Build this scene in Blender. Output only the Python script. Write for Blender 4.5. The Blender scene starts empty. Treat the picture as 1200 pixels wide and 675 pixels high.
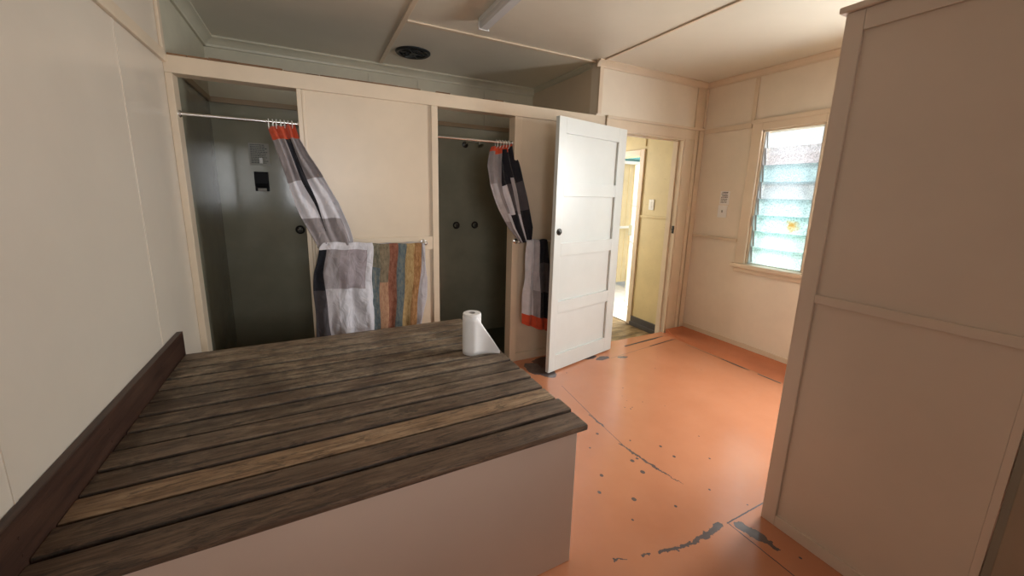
import bpy, bmesh, math, random
from mathutils import Vector, Matrix, noise as mnoise
S = bpy.context.scene
C = S.collection
random.seed(7)
PI = math.pi

# ------------------------------------------------------------------ camera
cam_d = bpy.data.cameras.new('camera'); cam = bpy.data.objects.new('camera', cam_d); C.objects.link(cam)
F_PX = 451.19
cam_d.sensor_width = 36.0; cam_d.lens = F_PX*36.0/1200.0
cam_d.shift_x = 4.7/1200.0; cam_d.shift_y = -23.03/1200.0
cam_d.clip_start = 0.02
CAM = Vector((0.6647, -2.8436, 1.4709))
CROT = Matrix.Rotation(-0.4705, 3, 'Z') @ Matrix.Rotation(1.3798, 3, 'X') @ Matrix.Rotation(0.0235, 3, 'Z')
cam.matrix_world = Matrix.Translation(CAM) @ CROT.to_4x4()
S.camera = cam

def at(px, py, ax, val):
    """world point where the view line through a photo pixel meets the plane ax = val"""
    d = CROT @ Vector(((px-595.3)/F_PX, -(py-314.47)/F_PX, -1.0))
    i = 'xyz'.index(ax); t = (val-CAM[i])/d[i]
    return CAM + d*t

# ------------------------------------------------------------------ light
S.view_settings.view_transform = 'Standard'
try: S.view_settings.look = 'None'
except Exception: pass
S.view_settings.gamma = 1.0
S.view_settings.use_curve_mapping = False
S.view_settings.exposure = 0.10
w = bpy.data.worlds.new('sky'); S.world = w; w.use_nodes = True
bg = w.node_tree.nodes['Background']; bg.inputs[0].default_value = (0.90, 0.96, 1.0, 1); bg.inputs[1].default_value = 1.1

def lamp(name, loc, target, sx, sy, power, col=(1, 1, 1), spread=180):
    d = bpy.data.lights.new(name, 'AREA'); d.shape = 'RECTANGLE'; d.size = sx; d.size_y = sy
    d.energy = power; d.color = col; d.spread = math.radians(spread)
    o = bpy.data.objects.new(name, d); C.objects.link(o); o.location = loc
    o.rotation_euler = (Vector(target)-Vector(loc)).to_track_quat('-Z', 'Y').to_euler()
    return o
sd = bpy.data.lights.new('sun', 'SUN'); sd.energy = 1.0; sd.angle = 0.02; sd.color = (1.0, 0.95, 0.86)
so = bpy.data.objects.new('sun', sd); C.objects.link(so); so.location = (8, -6, 9)
so.rotation_euler = Vector((0.25, 0.55, -0.8)).to_track_quat('-Z', 'Y').to_euler()
lamp('window_daylight', (5.35, -0.86, 2.55), (3.6, -1.0, 1.0), 1.3, 1.3, 15, (0.97, 0.99, 1.0))
lamp('side_fill_light', (4.62, -1.92, 1.75), (0.6, -1.35, 1.0), 0.9, 1.2, 118, (0.95, 0.985, 1.0))  # added fill lamp outside the made-up window behind the cupboard
lamp('doorway_daylight', (5.2, 0.75, 1.4), (3.7, 0.5, 0.7), 0.9, 1.8, 110, (0.97, 0.99, 1.0))
lamp('lobby_fill_light', (3.25, 1.70, 1.5), (4.12, 0.5, 1.1), 0.7, 1.4, 30, (1.0, 0.97, 0.9))  # added fill lamp, hidden in the lobby to brighten its yellow wall
lamp('near_fill_light', (0.80, -4.62, 1.65), (1.05, 0.0, 1.75), 1.0, 1.0, 5, (0.97, 0.985, 1.0), 60)  # added fill lamp behind the camera, narrowed and aimed at the showers

# ------------------------------------------------------------------ materials
def nt(name):
    m = bpy.data.materials.new(name); m.use_nodes = True
    return m, m.node_tree.nodes, m.node_tree.links, m.node_tree.nodes['Principled BSDF']

class G:
    """small helper to write node graphs"""
    def __init__(s, nodes, links): s.n, s.l = nodes, links
    def _in(s, sock, v):
        if v is None: return
        if hasattr(v, 'is_linked') or hasattr(v, 'links'): s.l.new(v, sock)
        else: sock.default_value = v
    def math(s, op, a, b=None, c=None, clamp=False):
        n = s.n.new('ShaderNodeMath'); n.operation = op; n.use_clamp = clamp
        s._in(n.inputs[0], a); s._in(n.inputs[1], b); s._in(n.inputs[2], c); return n.outputs[0]
    def vmath(s, op, a, b=None, sc=None):
        n = s.n.new('ShaderNodeVectorMath'); n.operation = op
        s._in(n.inputs[0], a); s._in(n.inputs[1], b)
        if sc is not None: s._in(n.inputs['Scale'], sc)
        return n.outputs['Value'] if op in ('LENGTH', 'DISTANCE', 'DOT_PRODUCT') else n.outputs[0]
    def coord(s, which='Object'):
        return s.n.new('ShaderNodeTexCoord').outputs[which]
    def mapping(s, v, scale=(1, 1, 1), rot=(0, 0, 0), loc=(0, 0, 0)):
        n = s.n.new('ShaderNodeMapping'); s.l.new(v, n.inputs['Vector'])
        n.inputs['Scale'].default_value = scale; n.inputs['Rotation'].default_value = rot; n.inputs['Location'].default_value = loc
        return n.outputs[0]
    def noise(s, v, scale, detail=4, rough=0.55, out=0):
        n = s.n.new('ShaderNodeTexNoise'); s.l.new(v, n.inputs['Vector'])
        n.inputs['Scale'].default_value = scale; n.inputs['Detail'].default_value = detail; n.inputs['Roughness'].default_value = rough
        return n.outputs[out]
    def ramp(s, f, stops, interp='LINEAR'):
        n = s.n.new('ShaderNodeValToRGB'); s.l.new(f, n.inputs[0]); e = n.color_ramp.elements
        n.color_ramp.interpolation = interp
        while len(e) < len(stops): e.new(0.5)
        for k, (p, c) in enumerate(stops):
            e[k].position = p; e[k].color = (*c, 1) if not isinstance(c, (int, float)) else (c, c, c, 1)
        return n.outputs[0]
    def mix(s, f, a, b, mode='MIX'):
        n = s.n.new('ShaderNodeMix'); n.data_type = 'RGBA'; n.blend_type = mode
        s._in(n.inputs[0], f)
        for i, v in ((6, a), (7, b)):
            if isinstance(v, tuple): n.inputs[i].default_value = (*v, 1) if len(v) == 3 else v
            else: s.l.new(v, n.inputs[i])
        return n.outputs[2]
    def bump(s, h, strength=0.2, dist=0.01):
        n = s.n.new('ShaderNodeBump'); s.l.new(h, n.inputs['Height'])
        n.inputs['Strength'].default_value = strength; n.inputs['Distance'].default_value = dist
        return n.outputs[0]
    def sep(s, v):
        n = s.n.new('ShaderNodeSeparateXYZ'); s.l.new(v, n.inputs[0]); return n.outputs
    def comb(s, x, y, z):
        n = s.n.new('ShaderNodeCombineXYZ'); s._in(n.inputs[0], x); s._in(n.inputs[1], y); s._in(n.inputs[2], z); return n.outputs[0]

def paint(name, col, rough=0.45, vary=0.06, bump=0.05, scale=3.0, spec=0.5, metal=0.0, dirt=0.0):
    m, n, l, b = nt(name); g = G(n, l)
    v = g.coord()
    f = g.noise(v, scale, 5, 0.6)
    c2 = tuple(max(0, x*(1-vary*2)) for x in col)
    c = g.mix(g.ramp(f, [(0.35, 0.0), (0.7, 1.0)]), col, c2)
    if dirt:
        f2 = g.noise(v, 38, 3, 0.7)
        c = g.mix(g.math('MULTIPLY', g.ramp(f2, [(0.68, 0.0), (0.74, 1.0)]), dirt), c, (0.10, 0.07, 0.04))
    l.new(c, b.inputs['Base Color'])
    b.inputs['Roughness'].default_value = rough; b.inputs['Metallic'].default_value = metal
    b.inputs['Specular IOR Level'].default_value = spec
    if bump: l.new(g.bump(g.noise(v, 45, 3), bump, 0.004), b.inputs['Normal'])
    return m

M = {}
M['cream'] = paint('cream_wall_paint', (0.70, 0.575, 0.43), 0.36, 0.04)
M['cream_lit'] = paint('lit_cream_wall_paint', (0.80, 0.705, 0.575), 0.38, 0.04)  # same cream wall paint, lightened so the colour carries the light on it
M['cream_gloss'] = paint('cream_trim_paint', (0.72, 0.59, 0.44), 0.30, 0.05)
M['left_wall'] = paint('cream_satin_wall_paint', (0.68, 0.60, 0.50), 0.28, 0.04, 0.04, 1.2)
M['white_door'] = paint('white_door_paint', (0.69, 0.715, 0.685), 0.32, 0.03)
M['ceiling'] = paint('cream_ceiling_paint', (0.70, 0.645, 0.535), 0.38, 0.05, 0.03, 1.0)
M['green'] = paint('dark_green_gloss_paint', (0.285, 0.272, 0.20), 0.12, 0.12, 0.05, 2.0)
M['green_floor'] = paint('dark_green_floor_paint', (0.09, 0.10, 0.07), 0.3, 0.15)
M['sage'] = paint('pale_sage_paint', (0.60, 0.555, 0.43), 0.42, 0.08)
M['tan_rail'] = paint('tan_rail_paint', (0.36, 0.26, 0.16), 0.45, 0.1)
M['yellow'] = paint('yellow_wall_paint', (0.74, 0.61, 0.34), 0.5, 0.08, 0.06, 2.0, dirt=0.5)
M['grey_skirt'] = paint('grey_skirting_paint', (0.085, 0.08, 0.085), 0.4, 0.1)
M['lath'] = paint('bare_timber', (0.24, 0.13, 0.065), 0.8, 0.3)
M['cupboard'] = paint('cupboard_cream_paint', (0.74, 0.60, 0.48), 0.36, 0.05, 0.05, 1.0)
M['cupboard_front'] = paint('cupboard_shaded_paint', (0.27, 0.235, 0.18), 0.5, 0.08)  # darkened paint: the shade on the cupboard front is in the colour
M['bench_base'] = paint('bench_cream_paint', (0.66, 0.52, 0.43), 0.4, 0.04, 0.03, 1.0)
M['black'] = paint('black_plastic', (0.010, 0.010, 0.011), 0.6, 0.1, 0, spec=0.2)
M['vent_black'] = paint('vent_black_plastic', (0.012, 0.014, 0.015), 0.45, 0.1, 0)
M['white_plastic'] = paint('white_plastic', (0.86, 0.85, 0.82), 0.35, 0.02, 0)
M['lamp_white'] = paint('white_enamel', (0.70, 0.69, 0.66), 0.35, 0.02, 0)
M['diffuser'] = paint('frosted_diffuser', (0.62, 0.62, 0.62), 0.25, 0.02, 0)
M['chrome'] = paint('chrome', (0.74, 0.73, 0.71), 0.24, 0.02, 0, metal=1.0)
M['dark_metal'] = paint('tarnished_metal', (0.05, 0.045, 0.04), 0.35, 0.1, 0, metal=0.6)
M['paper'] = paint('white_paper', (0.84, 0.82, 0.80), 0.85, 0.02, 0.12, 20)
M['card'] = paint('grey_cardboard', (0.45, 0.42, 0.38), 0.9, 0.05, 0)
M['ink'] = paint('dark_ink', (0.03, 0.03, 0.035), 0.6, 0, 0)
M['notice_paper'] = paint('laminated_notice_paper', (0.30, 0.29, 0.24), 0.45, 0.05, 0)
M['ring'] = paint('white_ring_plastic', (0.75, 0.73, 0.68), 0.3, 0.02, 0)
M['concrete'] = paint('pale_concrete', (0.62, 0.58, 0.52), 0.8, 0.15, 0.2)
M['alum'] = paint('aluminium', (0.55, 0.57, 0.57), 0.35, 0.04, 0, metal=0.7)
M['gate_white'] = paint('white_gate_paint', (0.85, 0.84, 0.80), 0.35, 0.03, 0)
M['teal'] = paint('teal_weatherboard', (0.20, 0.52, 0.53), 0.6, 0.08)
M['roof'] = paint('rusty_pink_roof', (0.42, 0.30, 0.28), 0.6, 0.15)

def fabric(name, col, vary=0.10):
    m, n, l, b = nt(name); g = G(n, l); v = g.coord()
    f = g.noise(v, 14, 4, 0.6)
    l.new(g.mix(g.ramp(f, [(0.3, 0.0), (0.75, 1.0)]), col, tuple(x*(1-vary*2) for x in col)), b.inputs['Base Color'])
    b.inputs['Roughness'].default_value = 0.8; b.inputs['Specular IOR Level'].default_value = 0.2
    try: b.inputs['Sheen Weight'].default_value = 0.15
    except Exception: pass
    wv = n.new('ShaderNodeTexNoise'); wv.inputs['Scale'].default_value = 11; wv.inputs['Detail'].default_value = 2; wv.inputs['Distortion'].default_value = 1.2; l.new(g.mapping(v, (1.3, 1.0, 0.8), (0, 0.5, 0)), wv.inputs['Vector'])
    l.new(g.bump(wv.outputs[0], 0.55, 0.03), b.inputs['Normal'])
    return m
FB = {k: fabric('fabric_'+k, c) for k, c in dict(
    white=(0.66, 0.64, 0.68), grey=(0.30, 0.265, 0.27), black=(0.012, 0.012, 0.017), charcoal=(0.075, 0.065, 0.07),
    red=(0.60, 0.085, 0.035), pale=(0.46, 0.42, 0.43), mid=(0.36, 0.31, 0.33)).items()}

def weathered(name, cols, seed):
    m, n, l, b = nt(name); g = G(n, l); v = g.mapping(g.coord(), (42, 42, 15), loc=(seed, seed*2, seed*3))
    f = g.noise(v, 1.6, 8, 0.72)
    k = len(cols)
    l.new(g.ramp(f, [(0.28+0.44*i/(k-1), c) for i, c in enumerate(cols)]), b.inputs['Base Color'])
    b.inputs['Roughness'].default_value = 0.85; b.inputs['Specular IOR Level'].default_value = 0.2
    return m
TW = [weathered('towel_sage', [(0.06, 0.06, 0.045), (0.17, 0.155, 0.11), (0.30, 0.26, 0.19)], 1),
      weathered('towel_slate', [(0.05, 0.07, 0.085), (0.13, 0.16, 0.17), (0.30, 0.27, 0.20)], 2),
      weathered('towel_olive', [(0.07, 0.06, 0.035), (0.18, 0.14, 0.09), (0.26, 0.20, 0.13)], 3),
      weathered('towel_salmon', [(0.20, 0.10, 0.06), (0.40, 0.22, 0.13), (0.45, 0.29, 0.17)], 4),
      weathered('towel_rust', [(0.10, 0.035, 0.02), (0.24, 0.09, 0.055), (0.33, 0.17, 0.11)], 5),
      weathered('towel_blue', [(0.035, 0.05, 0.06), (0.11, 0.13, 0.13), (0.20, 0.17, 0.11)], 6),
      weathered('towel_ochre', [(0.20, 0.12, 0.04), (0.38, 0.25, 0.11), (0.48, 0.34, 0.17)], 7),
      weathered('towel_brown', [(0.12, 0.055, 0.02), (0.27, 0.13, 0.05), (0.40, 0.23, 0.11)], 8)]

# bench decking: boards along x, grain along x, each board its own tone
BY0, BPITCH = -1.802, 0.1071
def decking():
    m, n, l, b = nt('weathered_decking'); g = G(n, l)
    v = g.coord('Object'); X, Y, Z = g.sep(v)
    idx = g.math('FLOOR', g.math('DIVIDE', g.math('SUBTRACT', Y, BY0), BPITCH))
    wn = n.new('ShaderNodeTexWhiteNoise'); wn.noise_dimensions = '1D'; l.new(g.math('ADD', idx, 3.3), wn.inputs['W'])
    rnd = wn.outputs['Value']
    gv = g.comb(g.math('ADD', g.math('MULTIPLY', X, 2.6), g.math('MULTIPLY', rnd, 37.0)), g.math('MULTIPLY', Y, 24.0), g.math('MULTIPLY', Z, 24.0))
    warp = g.vmath('ADD', gv, g.vmath('SCALE', g.noise(gv, 0.9, 3, 0.6, 1), sc=1.3))
    grain = g.noise(warp, 1.9, 9, 0.74)
    fine = g.noise(g.mapping(warp, (1.6, 6, 6)), 3.0, 4, 0.6)
    patch = g.noise(v, 4.2, 6, 0.7)
    mott = g.noise(v, 23.0, 5, 0.75)
    c = g.ramp(grain, [(0.30, (0.035, 0.021, 0.012)), (0.47, (0.076, 0.046, 0.028)), (0.55, (0.108, 0.068, 0.043)), (0.70, (0.17, 0.115, 0.073))])
    tone = g.math('MULTIPLY_ADD', rnd, 0.95, 0.50)
    c = g.mix(1.0, c, g.comb(tone, tone, tone), 'MULTIPLY')
    rear = g.math('MULTIPLY', g.math('MULTIPLY_ADD', Y, 1.0, 1.72, clamp=True), g.ramp(patch, [(0.36, 0.2), (0.56, 1.0)]))
    rear = g.math('MULTIPLY', rear, g.ramp(mott, [(0.35, 0.35), (0.6, 1.0)]))
    c = g.mix(g.math('MULTIPLY', rear, 0.95), c, g.ramp(grain, [(0.34, (0.07, 0.046, 0.028)), (0.47, (0.30, 0.225, 0.15)), (0.64, (0.50, 0.40, 0.28))]))
    # one lighter, newer board third from the front
    isl = g.math('COMPARE', idx, 2.0, 0.2)
    c = g.mix(g.math('MULTIPLY', isl, g.ramp(patch, [(0.3, 0.45), (0.5, 0.95)])), c, g.ramp(grain, [(0.30, (0.07, 0.037, 0.018)), (0.46, (0.28, 0.17, 0.092)), (0.66, (0.48, 0.33, 0.20))]))
    blk = g.ramp(g.noise(g.mapping(v, (1, 2.2, 1)), 7.5, 6, 0.78), [(0.585, 0.0), (0.66, 1.0)])
    crk = g.ramp(g.math('ABSOLUTE', g.math('SUBTRACT', g.noise(g.mapping(warp, (0.55, 0.5, 0.5)), 2.0, 4, 0.6), 0.5)), [(0.008, 1.0), (0.022, 0.0)])
    blk = g.math('MAXIMUM', blk, g.math('MULTIPLY', crk, 0.75))
    c = g.mix(g.math('MULTIPLY', blk, 0.7), c, (0.012, 0.009, 0.007))
    # gap shade painted dark along the edges of every board
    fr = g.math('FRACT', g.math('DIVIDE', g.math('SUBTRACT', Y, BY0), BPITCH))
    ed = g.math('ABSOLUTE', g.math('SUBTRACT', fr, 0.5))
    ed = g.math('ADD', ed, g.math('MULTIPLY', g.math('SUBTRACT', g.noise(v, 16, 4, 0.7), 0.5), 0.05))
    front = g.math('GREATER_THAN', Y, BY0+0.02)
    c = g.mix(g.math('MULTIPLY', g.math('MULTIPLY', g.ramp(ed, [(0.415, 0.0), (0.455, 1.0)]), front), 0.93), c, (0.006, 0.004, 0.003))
    l.new(c, b.inputs['Base Color'])
    l.new(g.ramp(patch, [(0.3, 0.42), (0.7, 0.62)]), b.inputs['Roughness'])
    h = g.math('ADD', g.math('MULTIPLY', grain, 0.7), g.math('MULTIPLY', fine, 0.3))
    l.new(g.bump(h, 0.55, 0.006), b.inputs['Normal'])
    return m
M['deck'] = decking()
def darkwood():
    m, n, l, b = nt('dark_stained_timber'); g = G(n, l)
    v = g.mapping(g.coord(), (22, 1.6, 22)); f = g.noise(v, 2.5, 7, 0.65)
    l.new(g.ramp(f, [(0.3, (0.022, 0.010, 0.007)), (0.6, (0.060, 0.028, 0.018)), (0.8, (0.10, 0.055, 0.035))]), b.inputs['Base Color'])
    b.inputs['Roughness'].default_value = 0.42
    l.new(g.bump(f, 0.3, 0.004), b.inputs['Normal']); return m
M['darkwood'] = darkwood()

# orange painted floor, with worn cracks, seams and chips where the paint is gone
def floor_mat():
    m, n, l, b = nt('orange_floor_paint'); g = G(n, l)
    v = g.coord('Object'); X, Y, Z = g.sep(v)
    P = g.comb(X, Y, 0.0)
    nz = g.noise(P, 9.0, 4, 0.6, 1); nz = g.vmath('SUBTRACT', nz, (0.5, 0.5, 0.5))
    Pw = g.vmath('ADD', P, g.vmath('MULTIPLY', nz, (0.09, 0.09, 0.0)))
    fnz = g.vmath('SUBTRACT', g.noise(P, 40.0, 3, 0.6, 1), (0.5, 0.5, 0.5))
    Pf = g.vmath('ADD', P, g.vmath('MULTIPLY', fnz, (0.006, 0.006, 0.0)))
    Pw = g.vmath('ADD', Pw, g.vmath('MULTIPLY', fnz, (0.03, 0.03, 0.0)))
    def seg(Q, a, bb, w0, w1):
        a = Vector((*a, 0)); d = Vector((*bb, 0))-a; L = d.length; u = d/L
        rel = g.vmath('SUBTRACT', Q, tuple(a))
        t = g.math('MINIMUM', g.math('MAXIMUM', g.vmath('DOT_PRODUCT', rel, tuple(u)), 0.0), L)
        near = g.vmath('SCALE', tuple(u), sc=t)
        dist = g.vmath('DISTANCE', rel, near)
        ww = g.math('MULTIPLY_ADD', t, (w1-w0)/L, w0)
        return g.math('LESS_THAN', dist, ww)
    def blob(Q, c, rx, ry):
        rel = g.vmath('MULTIPLY', g.vmath('SUBTRACT', Q, (c[0], c[1], 0)), (1/rx, 1/ry, 0))
        return g.math('LESS_THAN', g.vmath('LENGTH', rel), 1.0)
    mnz = g.vmath('SUBTRACT', g.noise(P, 26.0, 4, 0.65, 1), (0.5, 0.5, 0.5))
    Pm = g.vmath('ADD', P, g.vmath('MULTIPLY', mnz, (0.045, 0.045, 0.0)))
    grey = []
    grey += [seg(Pf, a, bb, w0, w1) for a, bb, w0, w1 in [
        ((2.33, -0.55), (2.27, -1.06), 0.0015, 0.003), ((2.268, -1.1), (2.245, -1.35), 0.0016, 0.0025)]]
    grey += [seg(Pm, a, bb, w0, w1) for a, bb, w0, w1 in [((2.27, -0.97), (2.268, -1.11), 0.003, 0.007),
        ((2.24, -1.30), (2.27, -1.53), 0.005, 0.009), ((2.27, -1.52), (2.31, -1.70), 0.009, 0.001),
        ((1.68, -1.87), (1.73, -1.885), 0.004, 0.003), ((1.80, -1.905), (1.84, -1.91), 0.003, 0.004), ((1.88, -1.92), (1.96, -1.945), 0.006, 0.010), ((1.96, -1.945), (2.12, -1.955), 0.005, 0.010), ((2.12, -1.955), (2.24, -1.945), 0.012, 0.017)]]
    grey += [seg(Pm, a, bb, w0, w1) for a, bb, w0, w1 in [((2.325, -1.99), (2.345, -2.06), 0.024, 0.030), ((2.345, -2.06), (2.355, -2.13), 0.024, 0.010)]]
    grey += [blob(Pw, (2.34, -0.30), 0.07, 0.11), blob(Pw, (2.29, -0.20), 0.08, 0.12),
             blob(Pw, (2.98, -0.27), 0.08, 0.035), blob(Pw, (3.17, -0.33), 0.05, 0.022), blob(Pw, (2.86, -0.20), 0.09, 0.04)]
    for (sx, sy, r) in [(2.197, -1.444, .016), (2.182, -1.536, .017), (2.236, -1.442, .011), (1.961, -1.461, .014), (1.997, -1.66, .016), (2.446, -1.52, .012),
                        (2.447, -1.42, .012), (2.586, -1.03, .008), (2.61, -1.02, .006), (2.56, -1.0, .006), (2.18, -1.16, .012), (2.05, -1.25, .009), (2.32, -1.30, .008),
                        (1.87, -1.55, .013), (2.15, -1.78, .010), (2.40, -1.78, .008), (1.90, -1.75, .008), (2.62, -1.62, .008), (2.75, -1.45, .006), (2.05, -1.07, .007), (2.37, -2.10, .008), (2.40, -2.20, .008)]:
        grey.append(blob(Pf, (sx, sy), r*.72, r*.8))
    spk = n.new('ShaderNodeTexVoronoi'); l.new(Pf, spk.inputs['Vector']); spk.inputs['Scale'].default_value = 13.0
    sel = g.noise(P, 3.5, 2, 0.5)
    thr = g.math('MULTIPLY', g.ramp(sel, [(0.48, 0.0), (0.66, 1.0)]), 0.085)
    grey.append(g.math('LESS_THAN', spk.outputs['Distance'], thr))
    mk = grey[0]
    for q in grey[1:]: mk = g.math('MAXIMUM', mk, q)
    dark = [seg(Pf, a, bb, w0, w1) for a, bb, w0, w1 in [
        ((2.285, -1.953), (2.6, -1.953), 0.003, 0.003), ((2.29, -1.95), (2.292, -3.2), 0.0025, 0.0025), ((1.55, -1.953), (1.60, -2.0), 0.004, 0.004),
        ((4.0, -0.75), (4.0, -0.93), 0.008, 0.012), ((4.0, -0.93), (4.0, -1.0), 0.012, 0.004), ((4.0, -1.08), (4.0, -1.25), 0.009, 0.009), ((4.0, -0.35), (4.0, -0.75), 0.0025, 0.004),
        ((3.05, -0.30), (4.05, -0.195), 0.002, 0.002), ((3.62, -0.235), (3.98, -0.2), 0.007, 0.006), ((3.38, -0.135), (3.80, -0.10), 0.010, 0.013), ((3.80, -0.10), (3.95, -0.09), 0.012, 0.005)]]
    dk = dark[0]
    for q in dark[1:]: dk = g.math('MAXIMUM', dk, q)
    base = g.mix(g.ramp(g.noise(P, 1.6, 5, 0.6), [(0.35, 0.0), (0.7, 1.0)]), (0.59, 0.245, 0.125), (0.52, 0.203, 0.100))
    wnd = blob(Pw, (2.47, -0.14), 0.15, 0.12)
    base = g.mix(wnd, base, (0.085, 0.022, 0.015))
    c = g.mix(mk, base, g.mix(g.noise(P, 25, 3), (0.065, 0.048, 0.046), (0.15, 0.115, 0.11)))
    c = g.mix(dk, c, (0.025, 0.012, 0.010))
    l.new(c, b.inputs['Base Color'])
    rr = g.ramp(g.noise(P, 5, 4, 0.6), [(0.3, 0.17), (0.7, 0.27)])
    l.new(g.math('ADD', rr, g.math('MULTIPLY', dk, 0.4)), b.inputs['Roughness'])
    h = g.math('SUBTRACT', g.math('ADD', g.math('MULTIPLY', g.noise(P, 6, 3, 0.5), 0.8), g.math('MULTIPLY', g.noise(P, 30, 2, 0.5), 0.05)), g.math('MULTIPLY', g.math('MAXIMUM', mk, dk), 0.25))
    l.new(g.bump(h, 0.16, 0.008), b.inputs['Normal'])
    b.inputs['Specular IOR Level'].default_value = 0.85
    return m
M['floor'] = floor_mat()
M['cove'] = paint('orange_cove_shaded_paint', (0.53, 0.175, 0.080), 0.25, 0.08, 0.1)  # floor orange deepened: shading of the hollow is in the colour

def entry_mat():
    m, n, l, b = nt('worn_entry_floor'); g = G(n, l); v = g.mapping(g.coord(), (2.5, 8, 1))
    f = g.noise(v, 1.8, 6, 0.65)
    l.new(g.ramp(f, [(0.35, (0.07, 0.045, 0.016)), (0.5, (0.24, 0.16, 0.07)), (0.65, (0.40, 0.30, 0.17))]), b.inputs['Base Color'])
    b.inputs['Roughness'].default_value = 0.45; return m
M['entry'] = entry_mat()

def glass(name, tint, trans=0.35, vscale=90.0, stain=None):
    """obscured louvre glass: part see-through, part scattering, dimpled"""
    m, n, l, b = nt(name); g = G(n, l); n.remove(b)
    out = n['Material Output']; v = g.coord()
    vo = n.new('ShaderNodeTexVoronoi'); vo.inputs['Scale'].default_value = vscale
    l.new(g.vmath('ADD', v, g.vmath('SCALE', g.noise(v, 60, 2, 0.5, 1), sc=0.015)), vo.inputs['Vector'])
    fac = g.ramp(vo.outputs['Distance'], [(0.15, 0.0), (0.6, 1.0)])
    col = g.mix(fac, tuple(x*(0.60 if trans < 0.9 else 0.98) for x in tint), tint)
    if stain:
        rel = g.vmath('MULTIPLY', g.vmath('SUBTRACT', v, stain), (0.0, 1/0.065, 1/0.06))
        dd = g.math('ADD', g.vmath('LENGTH', rel), g.math('MULTIPLY', g.math('SUBTRACT', g.noise(v, 30, 3), 0.5), 1.6))
        col = g.mix(g.math('MULTIPLY', g.ramp(dd, [(0.3, 1.0), (1.0, 0.0)]), 0.85), col, (0.62, 0.42, 0.12))
    tr = n.new('ShaderNodeBsdfTransparent'); l.new(col, tr.inputs[0])
    tl = n.new('ShaderNodeBsdfTranslucent'); l.new(col, tl.inputs[0])
    gl = n.new('ShaderNodeBsdfGlossy'); gl.inputs['Roughness'].default_value = 0.15
    nb = g.bump(vo.outputs['Distance'], 0.5, 0.004); l.new(nb, tl.inputs['Normal']); l.new(nb, gl.inputs['Normal'])
    m1 = n.new('ShaderNodeMixShader'); m1.inputs[0].default_value = 1-trans; l.new(tr.outputs[0], m1.inputs[1]); l.new(tl.outputs[0], m1.inputs[2])
    m2 = n.new('ShaderNodeMixShader'); m2.inputs[0].default_value = 0.05; l.new(m1.outputs[0], m2.inputs[1]); l.new(gl.outputs[0], m2.inputs[2])
    l.new(m2.outputs[0], out.inputs['Surface'])
    return m

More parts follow.
